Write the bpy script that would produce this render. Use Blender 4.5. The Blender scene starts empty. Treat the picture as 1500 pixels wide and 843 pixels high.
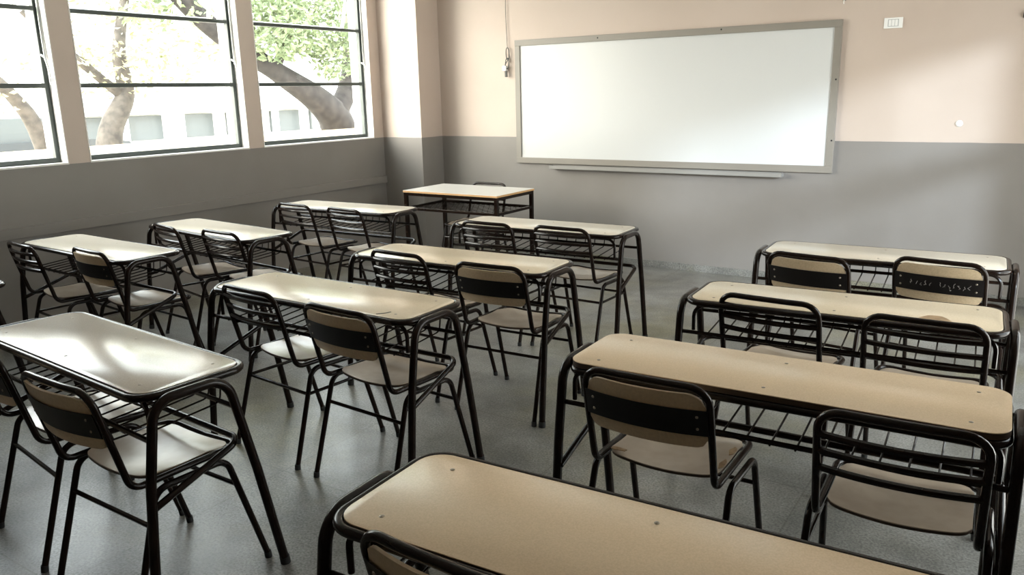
import bpy, bmesh, math, random
from mathutils import Vector, Matrix
random.seed(7)
C = bpy.context.scene.collection
PI = math.pi

# ------------------------------------------------------------------ helpers
def link(o, parent=None):
    C.objects.link(o)
    if parent is not None:
        o.parent = parent
    return o

def mesh_obj(name, bm, mat, parent=None, smooth=True):
    bmesh.ops.recalc_face_normals(bm, faces=bm.faces)
    me = bpy.data.meshes.new(name)
    bm.to_mesh(me); bm.free()
    me.materials.append(mat)
    for p in me.polygons:
        p.use_smooth = smooth
    o = bpy.data.objects.new(name, me)
    if smooth:
        me.set_sharp_from_angle(angle=math.radians(35))
    return link(o, parent)

def empty(name, loc=(0, 0, 0), rz=0.0):
    o = bpy.data.objects.new(name, None)
    o.empty_display_size = .1
    o.location = loc; o.rotation_euler = (0, 0, rz)
    return link(o)

def tag(o, label=None, cat=None, group=None, kind=None):
    if label: o['label'] = label
    if cat: o['category'] = cat
    if group: o['group'] = group
    if kind: o['kind'] = kind
    return o

def copy_tree(o, parent=None):
    c = o.copy(); C.objects.link(c); c.parent = parent
    for ch in list(o.children):
        copy_tree(ch, c)
    return c

def box(bm, x0, x1, y0, y1, z0, z1, bev=0.0):
    b2 = bmesh.new()
    vs = [b2.verts.new((x, y, z)) for x in (x0, x1) for y in (y0, y1) for z in (z0, z1)]
    for f in ((0, 1, 3, 2), (4, 6, 7, 5), (0, 4, 5, 1), (2, 3, 7, 6), (0, 2, 6, 4), (1, 5, 7, 3)):
        b2.faces.new([vs[i] for i in f])
    if bev > 0:
        bmesh.ops.bevel(b2, geom=list(b2.edges), offset=bev, segments=2, affect='EDGES', profile=.6)
    me = bpy.data.meshes.new('t'); b2.to_mesh(me); b2.free()
    bm.from_mesh(me); bpy.data.meshes.remove(me)

def fillet(pts, rad, closed=False, n=6):
    pts = [Vector(p) for p in pts]
    N = len(pts); out = []
    if not isinstance(rad, (list, tuple)):
        rad = [rad] * N
    for i, p in enumerate(pts):
        if (not closed and i in (0, N - 1)) or rad[i] <= 0:
            out.append(p); continue
        a = pts[i - 1] - p; b = pts[(i + 1) % N] - p
        la, lb = a.length, b.length; a.normalize(); b.normalize()
        ang = a.angle(b)
        if ang > PI - .02:
            out.append(p); continue
        d = min(rad[i] / math.tan(ang / 2), la * .49, lb * .49)
        r = d * math.tan(ang / 2)
        bis = (a + b).normalized()
        c = p + bis * (r / math.sin(ang / 2))
        s = p + a * d - c; e = p + b * d - c
        tot = s.angle(e)
        ax = s.cross(e).normalized()
        for k in range(n + 1):
            out.append(c + Matrix.Rotation(tot * k / n, 3, ax) @ s)
    return out

def tube(bm, pts, r, closed=False, seg=12, flat=1.0, taper=None):
    """sweep a circle along a polyline"""
    pts = [Vector(p) for p in pts]
    q = [pts[0]]
    for p in pts[1:]:
        if (p - q[-1]).length > 1e-5: q.append(p)
    if closed and (q[0] - q[-1]).length < 1e-5: q.pop()
    pts = q; N = len(pts)
    T = []
    for i in range(N):
        if closed: t = (pts[(i + 1) % N] - pts[i]).normalized() + (pts[i] - pts[i - 1]).normalized()
        elif i == 0: t = pts[1] - pts[0]
        elif i == N - 1: t = pts[-1] - pts[-2]
        else: t = (pts[i + 1] - pts[i]).normalized() + (pts[i] - pts[i - 1]).normalized()
        T.append(t.normalized())
    up = Vector((0, 0, 1)) if abs(T[0].z) < .9 else Vector((1, 0, 0))
    nrm = (up - T[0] * up.dot(T[0])).normalized()
    rings = []
    for i in range(N):
        if i:
            ax = T[i - 1].cross(T[i])
            if ax.length > 1e-7:
                nrm = Matrix.Rotation(T[i - 1].angle(T[i]), 3, ax.normalized()) @ nrm
            nrm = (nrm - T[i] * nrm.dot(T[i])).normalized()
        b = T[i].cross(nrm)
        rr = r if taper is None else r * taper[i]
        ring = []
        for k in range(seg):
            a = 2 * PI * k / seg
            ring.append(bm.verts.new(pts[i] + nrm * (rr * math.cos(a)) + b * (rr * flat * math.sin(a))))
        rings.append(ring)
    M = N if closed else N - 1
    for i in range(M):
        A = rings[i]; B = rings[(i + 1) % N]
        off = 0
        if closed and i == N - 1:      # undo the twist of the closing ring
            best = 1e9
            for s in range(seg):
                d = (A[0].co - B[s].co).length
                if d < best: best = d; off = s
        for k in range(seg):
            bm.faces.new((A[k], A[(k + 1) % seg], B[(k + 1 + off) % seg], B[(k + off) % seg]))
    if not closed:
        bm.faces.new(rings[0]); bm.faces.new(rings[-1])

def tube_obj(name, pts, r, mat, parent=None, closed=False, seg=12, flat=1.0):
    bm = bmesh.new(); tube(bm, pts, r, closed, seg, flat)
    return mesh_obj(name, bm, mat, parent)

def slab(bm, fn, nu, nv, off):
    """closed shell: fn(u,v) in [0,1]^2 gives a point, off the thickness vector"""
    off = Vector(off)
    A = [[bm.verts.new(Vector(fn(i / nu, j / nv)) + off / 2) for j in range(nv + 1)] for i in range(nu + 1)]
    B = [[bm.verts.new(Vector(fn(i / nu, j / nv)) - off / 2) for j in range(nv + 1)] for i in range(nu + 1)]
    for i in range(nu):
        for j in range(nv):
            bm.faces.new((A[i][j], A[i + 1][j], A[i + 1][j + 1], A[i][j + 1]))
            bm.faces.new((B[i][j], B[i][j + 1], B[i + 1][j + 1], B[i + 1][j]))
    for i in range(nu):
        bm.faces.new((A[i][0], B[i][0], B[i + 1][0], A[i + 1][0]))
        bm.faces.new((A[i][nv], A[i + 1][nv], B[i + 1][nv], B[i][nv]))
    for j in range(nv):
        bm.faces.new((A[0][j], A[0][j + 1], B[0][j + 1], B[0][j]))
        bm.faces.new((A[nu][j], B[nu][j], B[nu][j + 1], A[nu][j + 1]))

def rrect(L, D, R, n=8):
    out = []
    for cx, cy, a0 in ((L/2-R, D/2-R, 0), (-L/2+R, D/2-R, 90), (-L/2+R, -D/2+R, 180), (L/2-R, -D/2+R, 270)):
        for i in range(n + 1):
            a = math.radians(a0 + 90 * i / n)
            out.append((cx + R * math.cos(a), cy + R * math.sin(a)))
    return out

def prism(bm, outline, z0, z1, bev=0.0):
    b2 = bmesh.new()
    lo = [b2.verts.new((x, y, z0)) for x, y in outline]
    hi = [b2.verts.new((x, y, z1)) for x, y in outline]
    n = len(outline)
    b2.faces.new(lo[::-1]); top = b2.faces.new(hi)
    for i in range(n):
        b2.faces.new((lo[i], lo[(i + 1) % n], hi[(i + 1) % n], hi[i]))
    if bev > 0:
        bmesh.ops.bevel(b2, geom=list(top.edges), offset=bev, segments=2, affect='EDGES', profile=.5)
    me = bpy.data.meshes.new('t'); b2.to_mesh(me); b2.free()
    bm.from_mesh(me); bpy.data.meshes.remove(me)

def dome(bm, c, r, h, axis='z', seg=10):
    c = Vector(c); rings = []
    for j in range(4):
        a = (PI / 2) * j / 3
        rr = r * math.cos(a); hh = h * math.sin(a)
        if j == 3:
            rings.append([bm.verts.new(c + (Vector((0, 0, h)) if axis == 'z' else Vector((0, -h, 0))))]); continue
        ring = []
        for k in range(seg):
            t = 2 * PI * k / seg
            v = Vector((rr * math.cos(t), rr * math.sin(t), hh)) if axis == 'z' else Vector((rr * math.cos(t), -hh, rr * math.sin(t)))
            ring.append(bm.verts.new(c + v))
        rings.append(ring)
    bm.faces.new(rings[0][::-1])
    for j in range(2):
        for k in range(seg):
            bm.faces.new((rings[j][k], rings[j][(k+1) % seg], rings[j+1][(k+1) % seg], rings[j+1][k]))
    for k in range(seg):
        bm.faces.new((rings[2][k], rings[2][(k+1) % seg], rings[3][0]))

# ------------------------------------------------------------------ materials
def mat(name, col, rough=.5, metal=0.0, noise=None, bump=None, spec=.5, coat=0.0):
    """noise = (scale, second colour, lo, hi); bump = (scale, strength)"""
    m = bpy.data.materials.new(name); m.use_nodes = True
    nt = m.node_tree; b = nt.nodes['Principled BSDF']
    b.inputs['Roughness'].default_value = rough
    b.inputs['Metallic'].default_value = metal
    b.inputs['Specular IOR Level'].default_value = spec
    b.inputs['Coat Weight'].default_value = coat
    b.inputs['Base Color'].default_value = (*col, 1)
    tc = nt.nodes.new('ShaderNodeTexCoord')
    if noise:
        n = nt.nodes.new('ShaderNodeTexNoise'); n.inputs['Scale'].default_value = noise[0]; n.inputs['Detail'].default_value = 6
        nt.links.new(tc.outputs['Object'], n.inputs['Vector'])
        r = nt.nodes.new('ShaderNodeValToRGB')
        r.color_ramp.elements[0].position = noise[2]; r.color_ramp.elements[1].position = noise[3]
        r.color_ramp.elements[0].color = (*col, 1); r.color_ramp.elements[1].color = (*noise[1], 1)
        nt.links.new(n.outputs['Fac'], r.inputs['Fac']); nt.links.new(r.outputs['Color'], b.inputs['Base Color'])
    if bump:
        n2 = nt.nodes.new('ShaderNodeTexNoise'); n2.inputs['Scale'].default_value = bump[0]; n2.inputs['Detail'].default_value = 4
        nt.links.new(tc.outputs['Object'], n2.inputs['Vector'])
        bp = nt.nodes.new('ShaderNodeBump'); bp.inputs['Strength'].default_value = bump[1]; bp.inputs['Distance'].default_value = .004
        nt.links.new(n2.outputs['Fac'], bp.inputs['Height']); nt.links.new(bp.outputs['Normal'], b.inputs['Normal'])
    return m

ZP = 1.18      # height where the grey dado paint meets the cream paint
def wall_paint():
    m = bpy.data.materials.new('two_tone_wall_paint'); m.use_nodes = True
    nt = m.node_tree; b = nt.nodes['Principled BSDF']; b.inputs['Roughness'].default_value = .55
    geo = nt.nodes.new('ShaderNodeNewGeometry'); sep = nt.nodes.new('ShaderNodeSeparateXYZ')
    nt.links.new(geo.outputs['Position'], sep.inputs[0])
    wn = nt.nodes.new('ShaderNodeTexNoise'); wn.inputs['Scale'].default_value = 6
    nt.links.new(geo.outputs['Position'], wn.inputs['Vector'])
    add = nt.nodes.new('ShaderNodeMath'); add.operation = 'MULTIPLY_ADD'; add.inputs[1].default_value = .006
    nt.links.new(wn.outputs['Fac'], add.inputs[0]); nt.links.new(sep.outputs['Z'], add.inputs[2])
    gt = nt.nodes.new('ShaderNodeMath'); gt.operation = 'GREATER_THAN'; gt.inputs[1].default_value = ZP + .003
    nt.links.new(add.outputs[0], gt.inputs[0])
    n = nt.nodes.new('ShaderNodeTexNoise'); n.inputs['Scale'].default_value = 1.3; n.inputs['Detail'].default_value = 8
    nt.links.new(geo.outputs['Position'], n.inputs['Vector'])
    def ramp(a, c):
        r = nt.nodes.new('ShaderNodeValToRGB'); r.color_ramp.elements[0].color = (*a, 1); r.color_ramp.elements[1].color = (*c, 1)
        r.color_ramp.elements[0].position = .3; r.color_ramp.elements[1].position = .7
        nt.links.new(n.outputs['Fac'], r.inputs['Fac']); return r
    lo = ramp((.212, .192, .176), (.245, .228, .214)); hi = ramp((.51, .42, .36), (.555, .465, .405))
    mx = nt.nodes.new('ShaderNodeMix'); mx.data_type = 'RGBA'
    nt.links.new(gt.outputs[0], mx.inputs['Factor']); nt.links.new(lo.outputs[0], mx.inputs['A']); nt.links.new(hi.outputs[0], mx.inputs['B'])
    nt.links.new(mx.outputs['Result'], b.inputs['Base Color'])
    n2 = nt.nodes.new('ShaderNodeTexNoise'); n2.inputs['Scale'].default_value = 90
    nt.links.new(geo.outputs['Position'], n2.inputs['Vector'])
    bp = nt.nodes.new('ShaderNodeBump'); bp.inputs['Strength'].default_value = .12; bp.inputs['Distance'].default_value = .003
    nt.links.new(n2.outputs['Fac'], bp.inputs['Height']); nt.links.new(bp.outputs['Normal'], b.inputs['Normal'])
    return m

def floor_mat():
    m = bpy.data.materials.new('worn_granite_concrete'); m.use_nodes = True
    nt = m.node_tree; b = nt.nodes['Principled BSDF']
    geo = nt.nodes.new('ShaderNodeNewGeometry')
    def noise(s, d=6, rgh=.6):
        n = nt.nodes.new('ShaderNodeTexNoise'); n.inputs['Scale'].default_value = s; n.inputs['Detail'].default_value = d
        n.inputs['Roughness'].default_value = rgh
        nt.links.new(geo.outputs['Position'], n.inputs['Vector']); return n
    def ramp(f, p0, c0, p1, c1):
        r = nt.nodes.new('ShaderNodeValToRGB'); e = r.color_ramp.elements
        e[0].position = p0; e[1].position = p1; e[0].color = (*c0, 1); e[1].color = (*c1, 1)
        nt.links.new(f, r.inputs['Fac']); return r
    def mul(a, c, fac=1.0):
        x = nt.nodes.new('ShaderNodeMix'); x.data_type = 'RGBA'; x.blend_type = 'MULTIPLY'; x.inputs['Factor'].default_value = fac
        nt.links.new(a, x.inputs['A']); nt.links.new(c, x.inputs['B']); return x.outputs['Result']
    base = ramp(noise(1.1).outputs['Fac'], .32, (.18, .174, .150), .68, (.285, .28, .268))
    stain = ramp(noise(.75, 5).outputs['Fac'], .50, (1, 1, 1), .66, (.97, .90, .60))
    spk = ramp(noise(110, 4).outputs['Fac'], .36, (.55, .55, .55), .62, (1.22, 1.22, 1.22))
    dk = ramp(noise(4.5, 5, .6).outputs['Fac'], .35, (.70, .70, .70), .62, (1.10, 1.10, 1.10))
    col = mul(mul(mul(base.outputs[0], stain.outputs[0]), spk.outputs[0]), dk.outputs[0])
    # joints between the big slabs
    br = nt.nodes.new('ShaderNodeTexBrick'); br.offset = 0; br.inputs['Scale'].default_value = 1
    br.inputs['Brick Width'].default_value = 1.0; br.inputs['Row Height'].default_value = 1.0
    br.inputs['Mortar Size'].default_value = .004; br.inputs['Mortar Smooth'].default_value = .3
    br.inputs['Color1'].default_value = (1, 1, 1, 1); br.inputs['Color2'].default_value = (.95, .95, .95, 1); br.inputs['Mortar'].default_value = (.72, .70, .68, 1)
    mp = nt.nodes.new('ShaderNodeMapping'); mp.inputs['Location'].default_value = (.66, -.13, 0)
    nt.links.new(geo.outputs['Position'], mp.inputs[0]); nt.links.new(mp.outputs[0], br.inputs[0])
    col = mul(col, br.outputs['Color'])
    nt.links.new(col, b.inputs['Base Color'])
    rr = nt.nodes.new('ShaderNodeMapRange'); rr.inputs['To Min'].default_value = .24; rr.inputs['To Max'].default_value = .46; b.inputs['Specular IOR Level'].default_value = .5
    nt.links.new(noise(2.5, 6).outputs['Fac'], rr.inputs['Value']); nt.links.new(rr.outputs[0], b.inputs['Roughness'])
    bp = nt.nodes.new('ShaderNodeBump'); bp.inputs['Strength'].default_value = .12; bp.inputs['Distance'].default_value = .004
    nt.links.new(noise(14, 5).outputs['Fac'], bp.inputs['Height']); nt.links.new(bp.outputs['Normal'], b.inputs['Normal'])
    return m

def glass_mat():
    m = bpy.data.materials.new('window_glass'); m.use_nodes = True
    nt = m.node_tree; nt.nodes.remove(nt.nodes['Principled BSDF'])
    out = nt.nodes['Material Output']
    tr = nt.nodes.new('ShaderNodeBsdfTransparent'); tr.inputs[0].default_value = (.95, .97, .96, 1)
    gl = nt.nodes.new('ShaderNodeBsdfGlossy'); gl.inputs['Roughness'].default_value = .02
    fr = nt.nodes.new('ShaderNodeFresnel'); gb = nt.nodes.new('ShaderNodeNewGeometry'); mr = nt.nodes.new('ShaderNodeMapRange')
    mr.inputs['To Min'].default_value = 1.3; mr.inputs['To Max'].default_value = 1 / 1.3
    nt.links.new(gb.outputs['Backfacing'], mr.inputs['Value']); nt.links.new(mr.outputs[0], fr.inputs['IOR'])
    mx = nt.nodes.new('ShaderNodeMixShader')
    nt.links.new(fr.outputs[0], mx.inputs[0]); nt.links.new(tr.outputs[0], mx.inputs[1]); nt.links.new(gl.outputs[0], mx.inputs[2])
    nt.links.new(mx.outputs[0], out.inputs['Surface'])
    return m

M_wall = wall_paint(); M_floor = floor_mat(); M_glass = glass_mat()
M_white = mat('white_plaster', (.86, .85, .82), .7, bump=(40, .1))
M_jamb = mat('pale_jamb_paint', (.84, .82, .80), .45)
M_lam = mat('beige_laminate', (.77, .585, .385), .24, noise=(260, (.69, .52, .335), .35, .65), bump=(5, .05))
M_lam_mid = mat('cream_laminate', (.76, .635, .46), .23, noise=(240, (.69, .575, .41), .35, .65), bump=(5, .05))
M_lam_white = mat('off_white_laminate', (.72, .65, .54), .21, noise=(220, (.67, .60, .495), .35, .65), bump=(4, .06))
M_lam2 = mat('pale_worn_laminate', (.52, .45, .37), .19, noise=(220, (.46, .395, .32), .35, .65), bump=(4, .06))
M_seat = mat('worn_beige_seat_laminate', (.50, .405, .31), .24, noise=(9, (.39, .31, .235), .4, .75), bump=(6, .05))
M_back = mat('beige_backrest_laminate', (.64, .495, .325), .35, noise=(120, (.55, .42, .27), .35, .7))
M_tube = mat('dark_brown_enamel', (.0095, .0055, .004), .20, noise=(14, (.017, .0095, .0065), .4, .75), spec=.20)
M_band = mat('black_brown_sheet_steel', (.006, .0045, .0045), .42, noise=(8, (.010, .007, .006), .4, .8), spec=.3)
M_cap = mat('black_rubber', (.012, .012, .012), .7)
M_bolt = mat('dull_steel', (.30, .26, .21), .4, metal=.8)
M_chip = mat('bare_particle_board', (.34, .22, .11), .8, noise=(60, (.22, .13, .06), .3, .7))
M_worn = mat('worn_brown_laminate', (.42, .29, .16), .6, noise=(40, (.30, .19, .10), .3, .7))
M_edge = mat('orange_board_edge', (.62, .36, .16), .6)
M_steel = mat('dark_green_grey_steel', (.055, .068, .062), .42, bump=(30, .05))
M_rod = mat('pale_grey_enamel_and_glare', (.55, .56, .55), .3, metal=.3)
M_board = mat('white_board_enamel', (.61, .62, .625), .26, spec=.3)
M_bframe = mat('taupe_painted_frame', (.25, .228, .20), .45)
M_tray = mat('grey_painted_tray', (.27, .26, .245), .5)
M_plast = mat('white_plastic', (.85, .85, .84), .35)
M_cord = mat('grey_cord', (.08, .08, .075), .6)
M_gap = mat('pale_grey_plastic', (.45, .46, .47), .4)
M_black = mat('black_metal', (.01, .01, .01), .5)
M_scr = mat('pale_scratch', (.26, .24, .23), .7)
M_bark = mat('grey_brown_bark', (.05, .042, .038), .9, noise=(7, (.018, .016, .015), .35, .7), bump=(12, .8))
M_bark_hazed = mat('hazed_brown_bark', (.11, .092, .075), .9, noise=(7, (.05, .042, .036), .35, .7), bump=(12, .8))  # brown bark with haze and overexposure lightened into its colour
M_leaf = mat('fresh_green_leaf', (.155, .20, .095), .6, noise=(2, (.23, .27, .145), .35, .7))
M_leaf2 = mat('yellow_green_leaf', (.30, .33, .17), .6, noise=(2, (.42, .34, .22), .35, .7))
M_yard = mat('pale_yard_paving', (.62, .58, .50), .9, noise=(1.5, (.50, .47, .40), .35, .7))
M_kerb = mat('ochre_low_wall', (.66, .50, .30), .9, noise=(3, (.55, .42, .26), .35, .7))
M_ext = mat('white_rendered_facade', (.80, .79, .76), .9, noise=(1, (.72, .71, .68), .35, .7))
M_dark = mat('dark_opening_glass', (.12, .13, .13), .3)
M_laml = mat('dark_brown_edge', (.05, .028, .014), .5)
M_car = mat('grey_car_paint', (.07, .075, .08), .3)

# ------------------------------------------------------------------ room
X0, YF, X1, YB, ZC = -5.88, 6.777, 0.95, -2.6, 3.1
TH = .26
ZW1 = 2.94                       # window head
WW, WP = 1.441, .161
wins = []
y = 6.287
while y - WW > 1:
    wins.append((y - WW, y)); y -= WW + WP

bm = bmesh.new(); box(bm, X0 - TH, X1 + TH, YB - TH, YF + TH, -.12, 0)
tag(mesh_obj('floor', bm, M_floor, smooth=False), kind='structure')
bm = bmesh.new(); box(bm, X0 - TH, X1 + TH, YB - TH, YF + TH, ZC, ZC + .15)
tag(mesh_obj('ceiling', bm, M_white, smooth=False), kind='structure')
bm = bmesh.new(); box(bm, X0 - TH, X1 + TH, YF, YF + TH, 0, ZC)
tag(mesh_obj('wall_front', bm, M_wall, smooth=False), kind='structure')
bm = bmesh.new(); box(bm, X0 - TH, X1 + TH, YB - TH, YB, 0, ZC)
tag(mesh_obj('wall_back', bm, M_wall, smooth=False), kind='structure')
# window wall
bm = bmesh.new()
box(bm, X0 - TH, X0, YB, YF, 0, ZP)
box(bm, X0 - TH, X0, YB, YF, ZW1, ZC)
edges = [YF]
for a, b in wins: edges += [b, a]
edges.append(YB)
for i in range(0, len(edges), 2):
    box(bm, X0 - TH, X0, edges[i + 1], edges[i], ZP, ZW1)
tag(mesh_obj('wall_left', bm, M_wall, smooth=False), kind='structure')
# right wall with high corridor windows and a doorway
RW = [(2.9, 5.6, .0, 2.38)]
bm = bmesh.new()
y0, y1, z0, z1 = RW[0]
box(bm, X1, X1 + TH, YB, y0, 0, ZC); box(bm, X1, X1 + TH, y1, YF, 0, ZC)
box(bm, X1, X1 + TH, y0, y1, 0, z0); box(bm, X1, X1 + TH, y0, y1, z1, ZC)
tag(mesh_obj('wall_right', bm, M_wall, smooth=False), kind='structure')
# pilaster in the corner
bm = bmesh.new(); box(bm, X0 - .02, -5.357, 6.432, YF + .02, 0, ZC)
tag(mesh_obj('wall_corner_pilaster', bm, M_wall, smooth=False), kind='structure')
# skirting along front wall
bm = bmesh.new(); box(bm, -5.357, X1, YF - .012, YF + .01, 0, .0625, .002)
tag(mesh_obj('baseboard_front', bm, M_floor, smooth=False), kind='structure')
# shallow ledge on the window wall
bm = bmesh.new(); box(bm, X0 - .01, X0 + .020, YB, 6.432, .699, .776, .006)
tag(mesh_obj('trim_1', bm, M_wall, smooth=False), kind='structure')
# sills / pale reveals + windows
def make_window(idx, ya, yb):
    w = empty('window_%d' % idx, (X0, (ya + yb) / 2, ZP)); tag(w, kind='structure')
    h = WW / 2; H = ZW1 - ZP
    def part(name, m, boxes, parent=w, bev=.002):
        bm = bmesh.new()
        for bx in boxes: box(bm, *bx, bev)
        return mesh_obj(name, bm, m, parent, smooth=False)
    xr = -.085                         # inner face of the steel frame
    part('window_reveal', M_jamb, [(-TH, .004, -h, -h + .008, 0, H), (-TH, .004, h - .008, h, 0, H), (-TH, .006, -h, h, -.003, .010), (-TH, .0, -h, h, H - .008, H)], bev=.001)
    fw = .04
    part('window_frame', M_steel, [(xr - .045, xr, -h + .008, -h + fw, .010, H - .01), (xr - .045, xr, h - fw, h - .008, .010, H - .01),
                                   (xr - .045, xr, -h + fw, h - fw, .010, .045), (xr - .045, xr, -h + fw, h - fw, H - .045, H - .01)])
    r1, r2 = 1.732 - ZP, 2.254 - ZP
    part('window_rail', M_steel, [(xr - .04, xr + .002, -h + fw, h - fw, r1 - .016, r1 + .016)])
    part('window_rail', M_steel, [(xr - .04, xr + .002, -h + fw, h - fw, r2 - .014, r2 + .014)])
    part('pane', M_glass, [(xr - .026, xr - .021, -h + fw, h - fw, .045, r1 - .016)], bev=0)
    part('pane', M_glass, [(xr - .026, xr - .021, -h + fw, h - fw, r1 + .016, r2 - .014)], bev=0)
    # awning sash, hinged at the head and pushed out at the bottom
    s = bpy.data.objects.new('awning_sash', None); link(s, w)
    s.location = (xr - .03, 0, H - .05); s.rotation_euler = (0, math.radians(17), 0)
    hs = H - .05 - r2 + .012; a = h - fw - .004
    bm = bmesh.new()
    for bx in ((-.012, .012, -a, -a + .03, -hs, 0), (-.012, .012, a - .03, a, -hs, 0), (-.012, .012, -a + .03, a - .03, -.03, 0), (-.012, .012, -a + .03, a - .03, -hs, -hs + .028)):
        box(bm, *bx, .002)
    mesh_obj('sash_frame', bm, M_rod, s, smooth=False)  # glare on the steel sash is put into this pale colour
    bm = bmesh.new(); box(bm, -.003, .003, -a + .03, a - .03, -hs + .028, -.03); mesh_obj('pane', bm, M_glass, s, smooth=False)
    # operating rod and handle on the right-hand stile
    yy = h - fw / 2 - .004
    bm = bmesh.new(); tube(bm, [(xr + .018, yy + .006, H - .05), (xr + .018, yy + .004, r1 + .32), (xr + .026, yy, r1 + .17)], .006, seg=8)
    mesh_obj('operating_rod', bm, M_rod, w)
    bm = bmesh.new(); tube(bm, fillet([(xr + .004, yy - .012, r1 + .21), (xr + .05, yy - .012, r1 + .19), (xr + .055, yy, r1 + .10), (xr + .045, yy + .004, r1 + .01)], .02), .008, seg=8, flat=.6)
    mesh_obj('window_handle', bm, M_rod, w)
    return w
for i, (a, b) in enumerate(wins):
    make_window(i + 1, a, b)
# glazed double door in the right wall (outside the frame)
w = empty('door_1', (X1, (RW[0][0] + RW[0][1]) / 2, RW[0][2])); tag(w, kind='structure')
hh = (RW[0][1] - RW[0][0]) / 2; HH = RW[0][3] - RW[0][2]
bm = bmesh.new()
box(bm, .08, .13, -hh, -hh + .05, 0, HH); box(bm, .08, .13, hh - .05, hh, 0, HH); box(bm, .08, .13, -hh, hh, 0, .05); box(bm, .08, .13, -hh, hh, HH - .05, HH)
box(bm, .08, .13, -hh, hh, 1.44, 1.58)
for k in (-1, 1): box(bm, .08, .13, k * hh / 3 - .025, k * hh / 3 + .025, 0, HH)
mesh_obj('door_frame', bm, M_steel, w, smooth=False)
bm = bmesh.new(); box(bm, .10, .105, -hh + .05, hh - .05, .05, HH - .05); mesh_obj('pane', bm, M_glass, w, smooth=False)

# ------------------------------------------------------------------ whiteboard wall
wb = empty('whiteboard', (-2.898, YF, .926))
tag(wb, 'large white marker board with a taupe frame mounted on the front wall', 'whiteboard')
hw = 1.5025; hb = 1.176
bm = bmesh.new(); box(bm, -hw + .03, hw - .03, -.018, 0, .03, hb - .03, .001); mesh_obj('writing_surface', bm, M_board, wb, smooth=False)
fwid = .056
for bx in ((-hw, hw, -.03, 0, 0, fwid), (-hw, hw, -.03, 0, hb - fwid, hb), (-hw, -hw + fwid, -.03, 0, fwid, hb - fwid), (hw - fwid, hw, -.03, 0, fwid, hb - fwid)):
    bm = bmesh.new(); box(bm, *bx, .003); mesh_obj('frame_rail', bm, M_bframe, wb, smooth=False)
for px, pz in ((.55, hb - .02), (-.6, hb - .025), (hw - .02, hb * .62), (hw - .02, hb * .22)):
    bm = bmesh.new(); dome(bm, (px, -.03, pz), .007, .003, 'y'); mesh_obj('frame_screw', bm, M_black, wb)
bm = bmesh.new()
box(bm, -1.103, 1.103, -.075, 0, -.020, -.012, .002); box(bm, -1.103, 1.103, -.078, -.070, -.020, .012, .002); box(bm, -1.103, 1.103, -.008, 0, -.012, .016, .001)
tr = mesh_obj('marker_tray', bm, M_tray, wb, smooth=False); tr.location = (.01, 0, -.024); tr['label'] = 'long narrow grey marker tray'
for s in (-1, 1):
    bm = bmesh.new(); box(bm, s * 1.106 - .004, s * 1.106 + .004, -.078, 0, -.020, .012, .001); mesh_obj('end_cap', bm, M_tray, tr, smooth=False)

sw = empty('light_switch', (-1.042, YF, 2.053))
tag(sw, 'white rectangular switch plate on the cream wall right of the whiteboard', 'light switch')
bm = bmesh.new(); box(bm, -.064, .064, -.010, 0, -.038, .038, .003); mesh_obj('cover_plate', bm, M_plast, sw, smooth=False)
bm = bmesh.new(); box(bm, -.037, .037, -.0115, -.009, -.026, .026, .0005); mesh_obj('rocker_frame', bm, M_gap, sw, smooth=False)
for k in (-1, 0, 1):
    bm = bmesh.new(); box(bm, k * .022 - .0095, k * .022 + .0095, -.015, -.009, -.022, .022, .002); mesh_obj('rocker', bm, M_plast, sw, smooth=False)
bm = bmesh.new(); dome(bm, (0, 0, 0), .025, .018, 'y', 20)
o = mesh_obj('wall_button', bm, M_plast); o.location = (-.54, YF, 1.318)
tag(o, 'small round white button on the wall at the far right', 'wall button')
bm = bmesh.new(); box(bm, -.02, .06, -.03, 0, -.018, .018, .003); box(bm, -.02, .0, -.05, 0, -.012, .012, .003)
o = mesh_obj('wall_bracket', bm, M_black, smooth=False); o.location = (-.20, YF, 2.052)
tag(o, 'small black bracket high on the wall at the right edge', 'bracket')
hk = empty('wall_hook', (-1.40, YF, 2.245)); tag(hk, 'tiny dark hook above the right corner of the whiteboard', 'hook')
bm = bmesh.new(); box(bm, -.012, .012, -.008, 0, -.01, .02, .002); mesh_obj('hook_plate', bm, M_bframe, hk, smooth=False)
bm = bmesh.new(); tube(bm, fillet([(0, -.004, .0), (0, -.02, -.004), (0, -.022, -.03), (0, -.012, -.03)], .006), .003, seg=8); mesh_obj('hook_tip', bm, M_plast, hk)
# hanging cable with plug
cb = empty('hanging_cable', (-4.505, YF, 1.79)); tag(cb, 'thin grey cable hanging down the wall with a knotted end left of the whiteboard', 'cable')
bm = bmesh.new()
tube(bm, [(.0, -.012, 1.30), (.006, -.012, 1.0), (.003, -.012, .85), (-.002, -.014, .6), (.004, -.014, .40), (.012, -.016, .25)], .003, seg=6)
lp = []
for k in range(25):
    t = k / 24 * 2 * PI
    lp.append((.016 + .018 * math.sin(t), -.02 - .004 * math.cos(t), .19 + .058 * math.cos(t)))
tube(bm, lp[:-1], .005, closed=True, seg=6)
lp = [(.012 + .02 * math.sin(2 * PI * k / 24), -.026 + .004 * math.cos(2 * PI * k / 24), .10 + .05 * math.cos(2 * PI * k / 24)) for k in range(24)]
tube(bm, lp, .005, closed=True, seg=6)
tube(bm, [(.03, -.02, .15), (-.012, -.024, .09), (-.024, -.02, .04)], .005, seg=6)
mesh_obj('cord', bm, M_cord, cb)
bm = bmesh.new(); box(bm, -.036, .008, -.045, -.012, .03, .078, .006); mesh_obj('plug', bm, M_plast, cb, smooth=False)
bm = bmesh.new(); box(bm, -.012, .012, -.038, -.02, -.03, .028, .004); mesh_obj('plug_tail', bm, M_cord, cb, smooth=False)

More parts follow.
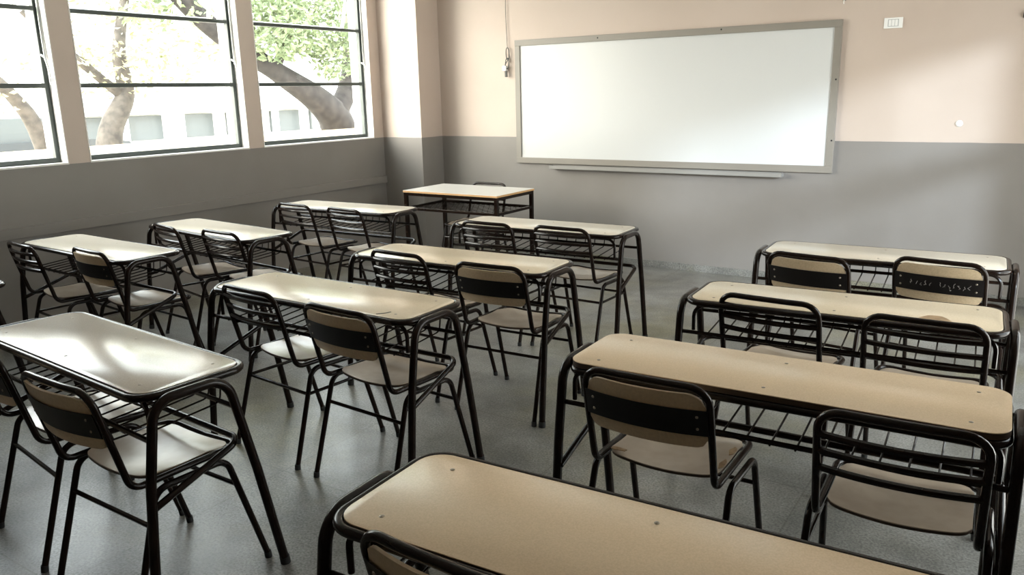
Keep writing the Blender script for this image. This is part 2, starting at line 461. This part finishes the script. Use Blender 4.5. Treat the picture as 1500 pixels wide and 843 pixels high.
# ------------------------------------------------------------------ pupil desks
def make_desk(L=1.18, D=.36, overhang=False, lam=None):
    root = empty('double_desk')
    lam = lam or M_lam
    bm = bmesh.new(); prism(bm, rrect(L, D, .06), .7575, .760, .0012); tp = mesh_obj('tabletop', bm, lam, root)
    bm = bmesh.new(); prism(bm, rrect(L, D, .06), .741, .7575); mesh_obj('board_edge', bm, M_laml, tp)
    if overhang:
        ring = rrect(L - .01, D - .01, .055); zr = .727; hx = L / 2 + .022
    else:
        ring = rrect(L + .022, D + .022, .07); zr = .747; hx = L / 2 + .038
    bm = bmesh.new(); tube(bm, [(a, b, zr) for a, b in ring], .0125, closed=True); mesh_obj('rim_tube', bm, M_tube, root)
    # inverted-U end frames
    for s in (-1, 1):
        pts = fillet([(s * hx, -.238, .012), (s * hx, -.198, .48), (s * hx, -.158, .742), (s * hx, .088, .744), (s * hx, .165, .40), (s * hx, .238, .012)],
                     [0, .3, .075, .085, .5, 0], n=8)
        bm = bmesh.new(); tube(bm, pts, .0158, seg=14); lf = mesh_obj('leg_frame', bm, M_tube, root)
        for yy in (-.2385, .2385):
            bm = bmesh.new(); tube(bm, [(s * hx, yy * 1.002, 0), (s * hx, yy * .99, .028)], .0178, seg=14); mesh_obj('foot_cap', bm, M_cap, lf)
    # slanting brace that wraps round as a footrest bar
    hb_ = hx - .022
    pts = fillet([(-hb_ - .012, -.206, .398), (-hb_, .128, .512), (hb_, .128, .512), (hb_ + .012, -.206, .398)], [0, .05, .05, 0])
    tube_obj('brace_bar', pts, .0115, M_tube, root)
    # book rack
    hk_ = hx - .01
    rk = tube_obj('book_rack', [(-hk_, -.168, .612), (hk_, -.168, .612)], .0085, M_tube, root, seg=8)
    tube_obj('rack_bar', [(-hk_, .112, .636), (hk_, .112, .636)], .0085, M_tube, rk, seg=8)
    e = L / 2 - .015
    tube_obj('rack_hoop', fillet([(-e, -.150, .618), (-e, -.150, .728), (e, -.150, .728), (e, -.150, .618)], .05), .008, M_tube, rk, seg=8)
    n = 16
    first = None
    for i in range(n):
        xx = (i - (n - 1) / 2) * (L - .08) / n
        if first is None:
            first = tube_obj('wire_rod', fillet([(0, -.168, .602), (0, .125, .624), (0, .140, .735)], .028), .0034, M_tube, rk, seg=6)
            first.location.x = xx
        else:
            c = first.copy(); C.objects.link(c); c.parent = rk; c.location.x = xx
    b0 = None
    for i in (-1, 0, 1):
        for s in (-1, 1):
            if b0 is None:
                bm = bmesh.new(); dome(bm, (0, 0, 0), .0062, .0022); b0 = mesh_obj('bolt', bm, M_bolt, root); c = b0
            else:
                c = b0.copy(); C.objects.link(c); c.parent = root
            c.location = (i * (L / 2 - .09) + (.01 if s > 0 else 0), s * .122 - .004, .7598)
    return root

# ------------------------------------------------------------------ pupil chairs
YS, ZS, YT, ZT, W2 = -.182, .457, -.267, .797, .196
def back_y(z):
    return YS + (YT - YS) * (z - ZS) / (ZT - ZS)
def make_chair(kind, mseat=None, slats=(.752, .702, .650)):
    root = empty('school_chair')
    sag = .014
    # continuous tube: back loop + seat rails + front rail
    front = [(W2, .212, .452), (.09, .215, .444), (0, .215, .440), (-.09, .215, .444), (-W2, .212, .452)]
    pts = [(-W2, -.06, .454), (-W2, YS, ZS - .003), (-W2, YT, ZT), (-.07, YT - .008, ZT), (.07, YT - .008, ZT), (W2, YT, ZT), (W2, YS, ZS - .003)] + front
    rad = [0, .05, .062, .3, .3, .062, .05, .05, .2, .3, .2, .05]
    tube_obj('tube_frame', fillet(pts, rad, closed=True), .0112, M_tube, root, closed=True)
    # seat
    hwid = .181
    def seat(u, v):
        x = (u * 2 - 1) * hwid; R = .05
        d = max(0, abs(x) - (hwid - R))
        cut = R - math.sqrt(max(0, R * R - d * d))
        y0 = -.122 + cut * .6 - .018 * (1 - (x / hwid) ** 2); y1 = .197 - cut
        y = y0 + (y1 - y0) * v
        z = .468 - sag * math.cos(x / hwid * PI / 2) * (.75 + .25 * math.sin(v * PI)) - .006 * math.sin(v * PI) - .012 * max(0, v - .8) / .2
        return (x, y, z)
    bm = bmesh.new(); slab(bm, seat, 28, 18, (0, 0, .003)); st = mesh_obj('seat', bm, mseat or M_seat, root)
    bm = bmesh.new(); slab(bm, lambda u, v: Vector(seat(u, v)) - Vector((0, 0, .0055)), 28, 18, (0, 0, .008)); mesh_obj('seat_board', bm, M_laml, st)
    # inverted-U leg frames
    legs = []
    for s in (-1, 1):
        pts = fillet([(s * .2315, -.248, .012), (s * .222, -.122, .434), (s * .222, .138, .430), (s * .2315, .258, .012)], [0, .055, .055, 0], n=8)
        lf = tube_obj('leg_frame', pts, .0112, M_tube, root); legs.append(lf)
        for yy in (-.249, .259):
            bm = bmesh.new(); tube(bm, [(s * .2317, yy, 0), (s * .2312, yy * .99, .024)], .0128, seg=12); mesh_obj('foot_cap', bm, M_cap, lf)
    def legp(s, rear, z):
        if rear: t = (z - .012) / .422; return (s * (.2315 - .0095 * t), -.248 + .126 * t, z)
        t = (z - .012) / .418; return (s * (.2315 - .0095 * t), .258 - .12 * t, z)
    tube_obj('stretcher', [legp(-1, True, .325), legp(1, True, .325)], .0078, M_tube, root, seg=8)
    tube_obj('stretcher', [legp(-1, False, .325), legp(1, False, .325)], .0078, M_tube, root, seg=8)
    if kind == 'slat':
        for s in (-1, 1):
            tube_obj('stretcher', [legp(s, True, .325), legp(s, False, .325)], .0078, M_tube, root, seg=8)
        for z in slats:
            pts = []
            for k in range(13):
                x = (k / 12 * 2 - 1) * (W2 - .004)
                pts.append((x, back_y(z) - .026 * (1 - (x / W2) ** 2), z))
            tube_obj('slat', pts, .0108, M_tube, root, seg=8)
    else:
        z0, z1 = .602, .780; hwp = .187
        def pan(dy):
            def f(u, v):
                x = (u * 2 - 1) * hwp
                def cut(R):
                    d = max(0, abs(x) - (hwp - R)); return R - math.sqrt(max(0, R * R - d * d))
                a = z0 + cut(.035) * .8; b = z1 - cut(.055)
                z = a + (b - a) * v
                return (x, back_y(z) - .004 - .030 * (1 - (x / hwp) ** 2) + dy, z)
            return f
        bm = bmesh.new(); slab(bm, pan(0), 28, 10, (0, .009, 0)); bk = mesh_obj('backrest', bm, M_back, root)
        def band(u, v):
            x = (u * 2 - 1) * (W2 - .004); z = .646 + .084 * v
            return (x, back_y(z) - .012 - .030 * (1 - (x / W2) ** 2), z)
        bm = bmesh.new(); slab(bm, band, 24, 4, (0, .003, 0)); mesh_obj('steel_band', bm, M_band, bk)
        for sx in (-1, 1):
            for z in (.669, .709):
                x = sx * .163
                bm = bmesh.new(); dome(bm, (x, back_y(z) - .0135 - .030 * (1 - (x / W2) ** 2), z), .005, .003, 'y'); mesh_obj('rivet', bm, M_bolt, bk)
    return root

DESKS = {   # x, y, turn
 'M1': (-2.696, 4.443, .037), 'M2': (-2.554, 3.333, .038), 'M3': (-2.589, 2.422, -.003), 'M4': (-2.736, 1.453, -.073),
 'L1': (-4.603, 4.532, .048), 'L2': (-4.627, 3.358, -.097), 'L3': (-4.740, 2.579, -.044), 'L4': (-4.79, 1.64, -.044),
 'R1': (-.639, 4.400, .051), 'R2': (-.616, 3.293, .058), 'R3': (-.608, 2.341, .035), 'R4': (-.571, 1.241, .051)}
DLAB = {
 'L1': 'pale-topped double desk at the front of the window column, next to the teacher desk',
 'L2': 'pale-topped double desk second from the front, along the window wall',
 'L3': 'pale-topped double desk third from the front, along the window wall',
 'L4': 'rearmost double desk by the window wall, only its corner showing at the left edge',
 'M1': 'beige double desk at the head of the middle column, facing the whiteboard',
 'M2': 'beige double desk second from the front in the middle column',
 'M3': 'beige double desk third from the front in the middle column, scratch near its front edge',
 'M4': 'big glossy double desk in the left foreground reflecting the windows',
 'R1': 'double desk at the front of the right column, nearest the grey wall',
 'R2': 'double desk in the right column with a worn brown chip on its near edge',
 'R3': 'tan double desk in the right column whose top overhangs its brown frame',
 'R4': 'tan double desk filling the bottom foreground, cut off by the lower edge'}
CH = {
 'L3L': (-.250, -.056, -.061), 'L3R': (.322, .057, -.027), 'L2L': (-.15, -.016, -.115), 'L2R': (.355, .055, .035),
 'L1L': (-.229, -.034, -.113), 'L1R': (.340, -.082, -.15), 'M4R': (.333, -.048, .068), 'M4L': (-.240, -.035, -.067),
 'M3L': (-.234, .018, -.088), 'M3R': (.346, -.021, -.055), 'M2L': (-.231, .052, -.103), 'M2R': (.355, -.002, .007),
 'M1L': (-.250, -.029, -.051), 'M1R': (.282, -.007, -.059), 'R3L': (-.293, -.042, -.019), 'R3R': (.378, -.045, .010),
 'R2L': (-.209, .064, -.106), 'R2R': (.335, -.010, -.06), 'R1L': (-.245, -.124, -.18), 'R1R': (.325, -.012, -.18),
 'R4L': (-.250, .020, -.084)}
PANEL = {'L3R', 'M4L', 'M4R', 'M3R', 'M2R', 'R1L', 'R1R', 'R3L', 'R4L'}
CLAB = {
 'L1L': 'slatted chair nearest the window at the front desk of the window column',
 'L1R': 'slatted chair nearest the aisle at the front desk of the window column',
 'L2L': 'slatted chair on the window side of the second desk by the windows',
 'L2R': 'slatted chair on the aisle side of the second desk by the windows',
 'L3L': 'slatted chair on the window side of the third desk by the windows',
 'L3R': 'chair with a banded beige backrest, the only one along the window column',
 'M1L': 'slatted chair on the left of the front desk in the middle column',
 'M1R': 'slatted chair on the right of the front desk in the middle column',
 'M2L': 'slatted chair on the left of the second desk in the middle column',
 'M2R': 'banded beige-backed chair at the second desk of the middle column',
 'M3L': 'slatted chair with a shining seat at the third desk of the middle column',
 'M3R': 'banded beige-backed chair at the third desk of the middle column',
 'M4L': 'banded chair cut off by the left edge at the glossy foreground desk',
 'M4R': 'banded beige-backed chair whole in view at the glossy left foreground desk',
 'R1L': 'banded chair with a clean dark band at the front desk of the right column',
 'R1R': 'banded chair with pale scribbles on its dark band, right column front desk',
 'R2L': 'slatted chair on the left of the chipped desk in the right column',
 'R2R': 'slatted chair on the right of the chipped desk in the right column',
 'R3L': 'banded chair with a chipped yellowish seat at the overhanging tan desk',
 'R3R': 'slatted chair on the right of the overhanging tan desk, seat in shadow',
 'R4L': 'chair at the bottom edge, only its top corner showing before the nearest desk'}

protoD = {}
desk_of = {}
for k, (x, y, t) in DESKS.items():
    if k == 'R1': d = make_desk(1.105, lam=M_lam_white)
    elif k == 'R2': d = make_desk(1.125, lam=M_lam_mid)
    elif k == 'R3': d = make_desk(1.2345, overhang=True)
    else:
        pale = M_lam_white if k in ('L1', 'L2', 'L3', 'L4', 'M1') else M_lam2 if k == 'M4' else M_lam_mid if k in ('M2', 'M3') else M_lam
        if pale not in protoD:
            d = protoD[pale] = make_desk(lam=pale)
        else: d = copy_tree(protoD[pale])
    d.location = (x, y, 0); d.rotation_euler = (0, 0, t)
    tag(d, DLAB[k], 'desk', 'double desks standing in three columns')
    desk_of[k] = d
# worn chip on the near edge of one desk, scratch on another
bm = bmesh.new()
out = [(.345 + .058 * math.cos(a) * (1 + .12 * math.sin(5 * a)), -.178 + .150 * abs(math.sin(a)) * (1 + .08 * math.sin(3 * a))) for a in [PI * i / 16 for i in range(17)]]
prism(bm, out, .7590, .7608); o = mesh_obj('chipped_patch', bm, M_worn, desk_of['R2'], smooth=False); o['label'] = 'bare brown worn patch'
bm = bmesh.new(); tube(bm, [(.43, -.165, .7604), (.455, -.135, .7604), (.462, -.112, .7604)], .0022, seg=6); mesh_obj('scratch', bm, M_cord, desk_of['M3'])

protoC = {}
chair_of = {}
for k, (lx, ly, lt) in CH.items():
    kd = 'panel' if k in PANEL else 'slat'
    x, y, t = DESKS[k[:2]]
    if k == 'R3R': c = make_chair(kd, slats=(.724, .672, .618))
    elif k == 'R2R': c = make_chair(kd, slats=(.740, .686, .630))
    elif k == 'R1R' or kd not in protoC:
        c = make_chair(kd)
        if k != 'R1R': protoC[kd] = c
    else: c = copy_tree(protoC[kd])
    c.location = (x + math.cos(t) * lx - math.sin(t) * ly, y + math.sin(t) * lx + math.cos(t) * ly, 0)
    c.rotation_euler = (0, 0, t + lt)
    tag(c, CLAB[k], 'chair', 'chairs with beige backrests and dark bands' if kd == 'panel' else 'chairs with tubular slatted backs')
    chair_of[k] = c
# pale scribbles on one chair's band
bk = [c for c in chair_of['R1R'].children if c.name.startswith('backrest')][0]
bm = bmesh.new(); rnd = random.Random(3)
strokes = []
for i in range(13):
    cx = -.11 + i * .0205; top = .700 - .004 * (i % 3)
    if i in (5,): continue
    n = 5; pts = []
    for j in range(n):
        x = cx + rnd.uniform(-.007, .007); z = top - .018 * j / (n - 1) + rnd.uniform(-.003, .003)
        pts.append((x, back_y(z) - .0148 - .030 * (1 - (x / W2) ** 2), z))
    strokes.append(pts)
for pts in strokes: tube(bm, pts, .0011, seg=5)
z = .668; x = .06
dome(bm, (x, back_y(z) - .0135 - .03 * (1 - (x / W2) ** 2), z), .004, .001, 'y')
mesh_obj('scribbles', bm, M_scr, bk)
# chips on the seat edge of one chair
seat_ = [c for c in chair_of['R3L'].children if c.name.startswith('seat')][0]
for (xx, yy, rx, ry) in ((.176, .06, .012, .030), (.176, -.045, .010, .034), (-.150, -.105, .028, .010)):
    bm = bmesh.new()
    out = [(xx + rx * math.cos(a) * (1 + .2 * math.sin(4 * a + xx * 9)), yy + ry * math.sin(a) * (1 + .2 * math.cos(3 * a))) for a in [2 * PI * i / 16 for i in range(16)]]
    prism(bm, [(min(px, .183), py) for px, py in out], .4715, .4742)
    o = mesh_obj('chipped_edge', bm, M_chip, seat_, smooth=False); o['label'] = 'dark brown chip in the laminate'

# ------------------------------------------------------------------ teacher desk + chair
td = empty('teacher_desk', (-4.879 + .524, 5.5515 + .3015, 0))
tag(td, 'rectangular white-topped teacher desk with a mesh shelf by the corner pilaster', 'desk')
L, D = 1.048, .603
bm = bmesh.new(); box(bm, -L/2, L/2, -D/2, D/2, .7575, .760, .0008); mesh_obj('tabletop', bm, mat('white_laminate', (.74, .71, .66), .22), td, smooth=False)
bm = bmesh.new(); box(bm, -L/2, L/2, -D/2, D/2, .742, .7575, .001); mesh_obj('board_edge', bm, M_edge, td, smooth=False)
a, b = L/2 - .004, D/2 - .004; s_ = .032
for sx in (-1, 1):
    for sy in (-1, 1):
        bm = bmesh.new()
        xa, xb = sorted((sx * a, sx * (a - s_))); ya, yb = sorted((sy * b, sy * (b - s_)))
        box(bm, xa, xb, ya, yb, .012, .742, .003); lg = mesh_obj('leg', bm, M_tube, td, smooth=False)
        bm = bmesh.new(); box(bm, xa - .001, xb + .001, ya - .001, yb + .001, 0, .02, .002); mesh_obj('foot_cap', bm, M_cap, lg, smooth=False)
bm = bmesh.new()
for sy in (-1, 1):
    ya, yb = sorted((sy * b, sy * (b - .022))); box(bm, -a + s_, a - s_, ya, yb, .714, .742, .002)
for sx in (-1, 1):
    xa, xb = sorted((sx * a, sx * (a - .022))); box(bm, xa, xb, -b + s_, b - s_, .714, .742, .002)
mesh_obj('apron', bm, M_tube, td, smooth=False)
bm = bmesh.new()
for sy in (-1, 1):
    ya, yb = sorted((sy * b, sy * (b - .022))); box(bm, -a + s_, a - s_, ya, yb, .582, .606, .002)
for sx in (-1, 1):
    xa, xb = sorted((sx * a, sx * (a - .022))); box(bm, xa, xb, -b + s_, b - s_, .582, .606, .002)
sh = mesh_obj('shelf_frame', bm, M_tube, td, smooth=False)
bm = bmesh.new()       # expanded-metal diamond mesh
nx, ny = 34, 12; dx = (2 * a - .04) / nx; dy = (2 * b - .04) / ny
for i in range(nx):
    for j in range(ny + 1):
        x0_ = -a + .02 + i * dx; y0_ = -b + .02 + j * dy; sgn = 1 if (i + j) % 2 else -1
        ya = y0_ - sgn * dy * .5; yb = y0_ + sgn * dy * .5
        ya = max(-b + .02, min(b - .02, ya)); yb = max(-b + .02, min(b - .02, yb))
        tube(bm, [(x0_, ya, .594), (x0_ + dx, yb, .594)], .0022, seg=4)
mesh_obj('mesh_panel', bm, M_tube, sh, smooth=False)
tc = make_chair('slat'); tc.scale = (1, 1, .972); tc.location = (-4.37, 5.945, 0); tc.rotation_euler = (0, 0, PI)
tag(tc, 'slatted chair tucked behind the teacher desk, facing the class', 'chair', 'chairs with tubular slatted backs')

# ------------------------------------------------------------------ outside
bm = bmesh.new(); box(bm, -60, X0 - TH, -30, 50, -.2, -.05)
tag(mesh_obj('ground', bm, M_yard, smooth=False), kind='structure')
bm = bmesh.new(); box(bm, -11.4, -11.1, -8, 22, -.05, 1.0, .02)
o = mesh_obj('garden_wall', bm, M_kerb, smooth=False); tag(o, 'low ochre garden wall running outside below the windows', 'wall')

def branch(bm, pts, radii, seg=12):
    P = [Vector(p) for p in pts]; Q = []; Rr = []
    for i in range(len(P) - 1):
        p0 = P[max(i - 1, 0)]; p1 = P[i]; p2 = P[i + 1]; p3 = P[min(i + 2, len(P) - 1)]
        for k in range(5):
            t = k / 5
            Q.append(.5 * ((2 * p1) + (p2 - p0) * t + (2 * p0 - 5 * p1 + 4 * p2 - p3) * t * t + (3 * p1 - p0 - 3 * p2 + p3) * t ** 3))
            Rr.append(radii[i] + (radii[i + 1] - radii[i]) * t)
    Q.append(P[-1]); Rr.append(radii[-1])
    tube(bm, Q, 1.0, seg=seg, taper=Rr)

def foliage(bm, clusters, size, rnd):
    for (c, rad, n) in clusters:
        for _ in range(n):
            while True:
                v = Vector((rnd.uniform(-1, 1), rnd.uniform(-1, 1), rnd.uniform(-1, 1)))
                if v.length < 1: break
            p = Vector(c) + Vector((v.x * rad[0], v.y * rad[1], v.z * rad[2]))
            a = Vector((rnd.gauss(0, 1), rnd.gauss(0, 1), rnd.gauss(0, .7))).normalized()
            b = a.cross(Vector((rnd.gauss(0, 1), rnd.gauss(0, 1), rnd.gauss(0, 1)))).normalized()
            n_ = a.cross(b); s = size * rnd.uniform(.6, 1.3)
            tip = bm.verts.new(p + a * s); root_ = bm.verts.new(p - a * s)
            m1 = bm.verts.new(p + b * s * .42 + n_ * s * .15); m2 = bm.verts.new(p - b * s * .42 + n_ * s * .15)
            bm.faces.new((root_, m1, tip)); bm.faces.new((root_, tip, m2))

def tree(label, limbs, clusters, lmat, size, seed, bark=None):
    root = empty('leafy_tree', limbs[0][0][0]); inv = Vector(limbs[0][0][0])
    tag(root, label, 'tree', 'trees growing outside the windows')
    for i, (pts, rad) in enumerate(limbs):
        bm = bmesh.new(); branch(bm, [Vector(p) - inv for p in pts], rad)
        mesh_obj('trunk' if i == 0 else 'limb', bm, bark or M_bark, root)
    bm = bmesh.new(); foliage(bm, [(Vector(c) - inv, r, n) for c, r, n in clusters], size, random.Random(seed))
    me = bpy.data.meshes.new('foliage'); bm.to_mesh(me); bm.free(); me.materials.append(lmat)
    link(bpy.data.objects.new('foliage', me), root)
tree('thick leaning tree with green leaves outside the window nearest the pilaster',
     [([(-12.2, 12.1, -.05), (-12.1, 11.9, 1.0), (-12, 11.35, 1.52), (-12, 10.3, 2.1), (-12, 9.1, 2.75), (-12.1, 8.2, 3.6), (-12.2, 7.4, 4.8)], [.46, .36, .27, .18, .17, .14, .08]),
      ([(-12, 11.75, 1.25), (-12.1, 12.3, 1.9), (-12.2, 12.6, 3.0), (-12.3, 12.5, 4.6)], [.22, .20, .16, .09]),
      ([(-12, 10.3, 2.1), (-11.8, 10.6, 2.9), (-11.7, 10.9, 3.8)], [.10, .07, .04])],
     [((-11.6, 11.0, 3.1), (1.0, 1.4, .75), 2300), ((-11.4, 9.9, 2.75), (.8, .9, .55), 1100), ((-11.5, 11.4, 2.35), (.5, .6, .45), 450), ((-12.2, 12.6, 4.6), (1.6, 2.0, 1.2), 2200),
      ((-12, 9.2, 4.2), (1.6, 1.8, .9), 1500), ((-12.3, 8.4, 3.2), (.9, 1.0, .5), 450), ((-12, 7.2, 5.0), (1.5, 1.8, .9), 900)], M_leaf, .075, 1)
tree('thin haze-paled tree with yellowish leaves outside the middle window',
     [([(-15, 8.55, -.05), (-15, 8.75, 1.05), (-15, 9.15, 1.75), (-15.1, 9.2, 2.6), (-15.2, 9.6, 3.8)], [.30, .22, .17, .12, .07]),
      ([(-15, 9.1, 1.7), (-15, 8.4, 2.3), (-15.3, 7.6, 3.2)], [.10, .08, .05])],
     [((-15, 8.8, 2.2), (.9, 1.8, .55), 380), ((-15, 9.9, 2.6), (1.1, 1.6, .7), 420), ((-15.4, 9.0, 3.8), (1.2, 1.9, .9), 700)], M_leaf2, .085, 2, M_bark_hazed)
tree('slim slanting tree outside the leftmost window',
     [([(-13.5, 6.9, -.05), (-13.5, 6.65, 1.2), (-13.5, 6.35, 1.75), (-13.5, 5.9, 2.3), (-13.5, 5.5, 3.2)], [.17, .13, .10, .08, .05])],
     [((-13.5, 5.8, 1.75), (.7, .9, .35), 160), ((-13.3, 5.1, 3.4), (1.0, 1.2, .8), 450)], M_leaf2, .08, 3, M_bark_hazed)

# pale building with a row of columned openings across the yard
bd = empty('colonnade_building', (-24, 14, -.05)); tag(bd, 'long white building with columned openings across the yard outside', 'building')
bm = bmesh.new(); box(bm, -3, -.9, -14, 16, 0, 6.2); mesh_obj('wall', bm, M_ext, bd, smooth=False)
bm = bmesh.new(); box(bm, -.9, -.1, -14, 16, 1.25, 1.6, .02); mesh_obj('lintel', bm, M_ext, bd, smooth=False)
for i in range(15):
    yy = -13.4 + i * 2.0
    bm = bmesh.new(); box(bm, -.30, -.12, yy - .1, yy + .1, .0, 1.25, .01); mesh_obj('column', bm, M_ext, bd, smooth=False)
    if i < 14:
        bm = bmesh.new(); box(bm, -.93, -.80, yy + .3, yy + 1.7, .40, 1.18, .01); mesh_obj('opening', bm, M_dark, bd, smooth=False)
# parked car seen through the leftmost window
car = empty('parked_car', (-18.2, 8.7, -.05), .1); tag(car, 'dark-windowed parked car outside beyond the leftmost window', 'car')
def car_body(bm, prof, w0, w1):
    A = [bm.verts.new((-w0, y, z)) for y, z in prof]; B = [bm.verts.new((w0, y, z)) for y, z in prof]
    bm.faces.new(A); bm.faces.new(B[::-1]); n = len(prof)
    for i in range(n): bm.faces.new((A[i], A[(i+1) % n], B[(i+1) % n], B[i]))
bm = bmesh.new(); car_body(bm, [(-2.0, .25), (2.0, .25), (2.05, .55), (1.9, .78), (.95, .88), (-1.7, .90), (-2.0, .75)], .82, .8); mesh_obj('car_body', bm, M_car, car, smooth=False)
bm = bmesh.new(); car_body(bm, [(.95, .88), (.35, 1.36), (-1.1, 1.38), (-1.65, .90)], .70, .7); mesh_obj('cabin', bm, M_dark, car, smooth=False)
for sx in (-1, 1):
    for yy in (-1.25, 1.25):
        bm = bmesh.new(); tube(bm, [(sx * .68, yy, .31), (sx * .86, yy, .31)], .31, seg=20); mesh_obj('wheel', bm, M_cap, car)

# ------------------------------------------------------------------ light
wd = bpy.data.worlds.new('World'); bpy.context.scene.world = wd; wd.use_nodes = True
nt = wd.node_tree; bg = nt.nodes['Background']
tcw = nt.nodes.new('ShaderNodeTexCoord'); sp = nt.nodes.new('ShaderNodeSeparateXYZ'); nt.links.new(tcw.outputs['Generated'], sp.inputs[0])
rp = nt.nodes.new('ShaderNodeValToRGB'); e = rp.color_ramp.elements
e[0].position = 0.0; e[0].color = (1.0, .97, .92, 1); e[1].position = .6; e[1].color = (.86, .93, 1.0, 1)
nt.links.new(sp.outputs['Z'], rp.inputs['Fac']); nt.links.new(rp.outputs['Color'], bg.inputs['Color'])
LOBE = Vector((-.62, -.76, .22)).normalized()     # the brightest part of the sky, off to the left behind the camera
dot = nt.nodes.new('ShaderNodeVectorMath'); dot.operation = 'DOT_PRODUCT'; dot.inputs[1].default_value = LOBE
nt.links.new(tcw.outputs['Generated'], dot.inputs[0])
mxm = nt.nodes.new('ShaderNodeMath'); mxm.operation = 'MAXIMUM'; mxm.inputs[1].default_value = 0; nt.links.new(dot.outputs['Value'], mxm.inputs[0])
pw = nt.nodes.new('ShaderNodeMath'); pw.operation = 'POWER'; pw.inputs[1].default_value = 7; nt.links.new(mxm.outputs[0], pw.inputs[0])
ma = nt.nodes.new('ShaderNodeMath'); ma.operation = 'MULTIPLY_ADD'; ma.inputs[1].default_value = 12
spx = nt.nodes.new('ShaderNodeMapRange'); spx.inputs['From Min'].default_value = 0; spx.inputs['From Max'].default_value = .6
spx.inputs['To Min'].default_value = 7.5; spx.inputs['To Max'].default_value = 6.0; nt.links.new(sp.outputs['X'], spx.inputs['Value'])
nt.links.new(spx.outputs[0], ma.inputs[2]); nt.links.new(pw.outputs[0], ma.inputs[0]); nt.links.new(ma.outputs[0], bg.inputs['Strength'])
cm = nt.nodes.new('ShaderNodeMix'); cm.data_type = 'RGBA'; nt.links.new(pw.outputs[0], cm.inputs['Factor'])
nt.links.new(rp.outputs['Color'], cm.inputs['A']); cm.inputs['B'].default_value = (1.0, .93, .82, 1); nt.links.new(cm.outputs['Result'], bg.inputs['Color'])
sun = bpy.data.lights.new('hazy_sun', 'SUN'); sun.energy = 2.5; sun.angle = math.radians(6); sun.color = (.76, .86, 1.0)
so = bpy.data.objects.new('hazy_sun', sun); C.objects.link(so)
so.rotation_euler = Vector((1, -.94, .33)).to_track_quat('Z', 'Y').to_euler()

def portal(x, ya, yb, za, zb, sign):
    l = bpy.data.lights.new('window_daylight', 'AREA'); l.shape = 'RECTANGLE'; l.size = zb - za; l.size_y = yb - ya
    l.cycles.is_portal = True
    o = bpy.data.objects.new('window_daylight', l); C.objects.link(o)
    o.location = (x, (ya + yb) / 2, (za + zb) / 2); o.rotation_euler = (0, -sign * PI / 2, 0)
for a, b in wins: portal(X0 - TH - .01, a, b, ZP, ZW1, 1)
portal(X1 + TH + .01, RW[0][0], RW[0][1], RW[0][2], RW[0][3], -1)

# ------------------------------------------------------------------ camera
f, yaw, pitch, roll, h = 1165.8238, .5875, .2403, -.0228, 1.6108
cy_, sy_, cp, sp_ = math.cos(yaw), math.sin(yaw), math.cos(pitch), math.sin(pitch)
fwd = Vector((-sy_ * cp, cy_ * cp, -sp_)); right = Vector((cy_, sy_, 0)); up = right.cross(fwd)
r2 = math.cos(roll) * right + math.sin(roll) * up; u2 = -math.sin(roll) * right + math.cos(roll) * up
cam = bpy.data.cameras.new('camera'); cam.sensor_width = 36; cam.lens = f * 36 / 1500; cam.clip_start = .02
co = bpy.data.objects.new('camera', cam); C.objects.link(co)
co.matrix_world = Matrix(((r2.x, u2.x, -fwd.x, 0), (r2.y, u2.y, -fwd.y, 0), (r2.z, u2.z, -fwd.z, h), (0, 0, 0, 1)))
bpy.context.scene.camera = co

vs = bpy.context.scene.view_settings
vs.view_transform = 'Standard'; vs.look = 'None'; vs.gamma = 1.0; vs.use_curve_mapping = False
vs.exposure = 0.66
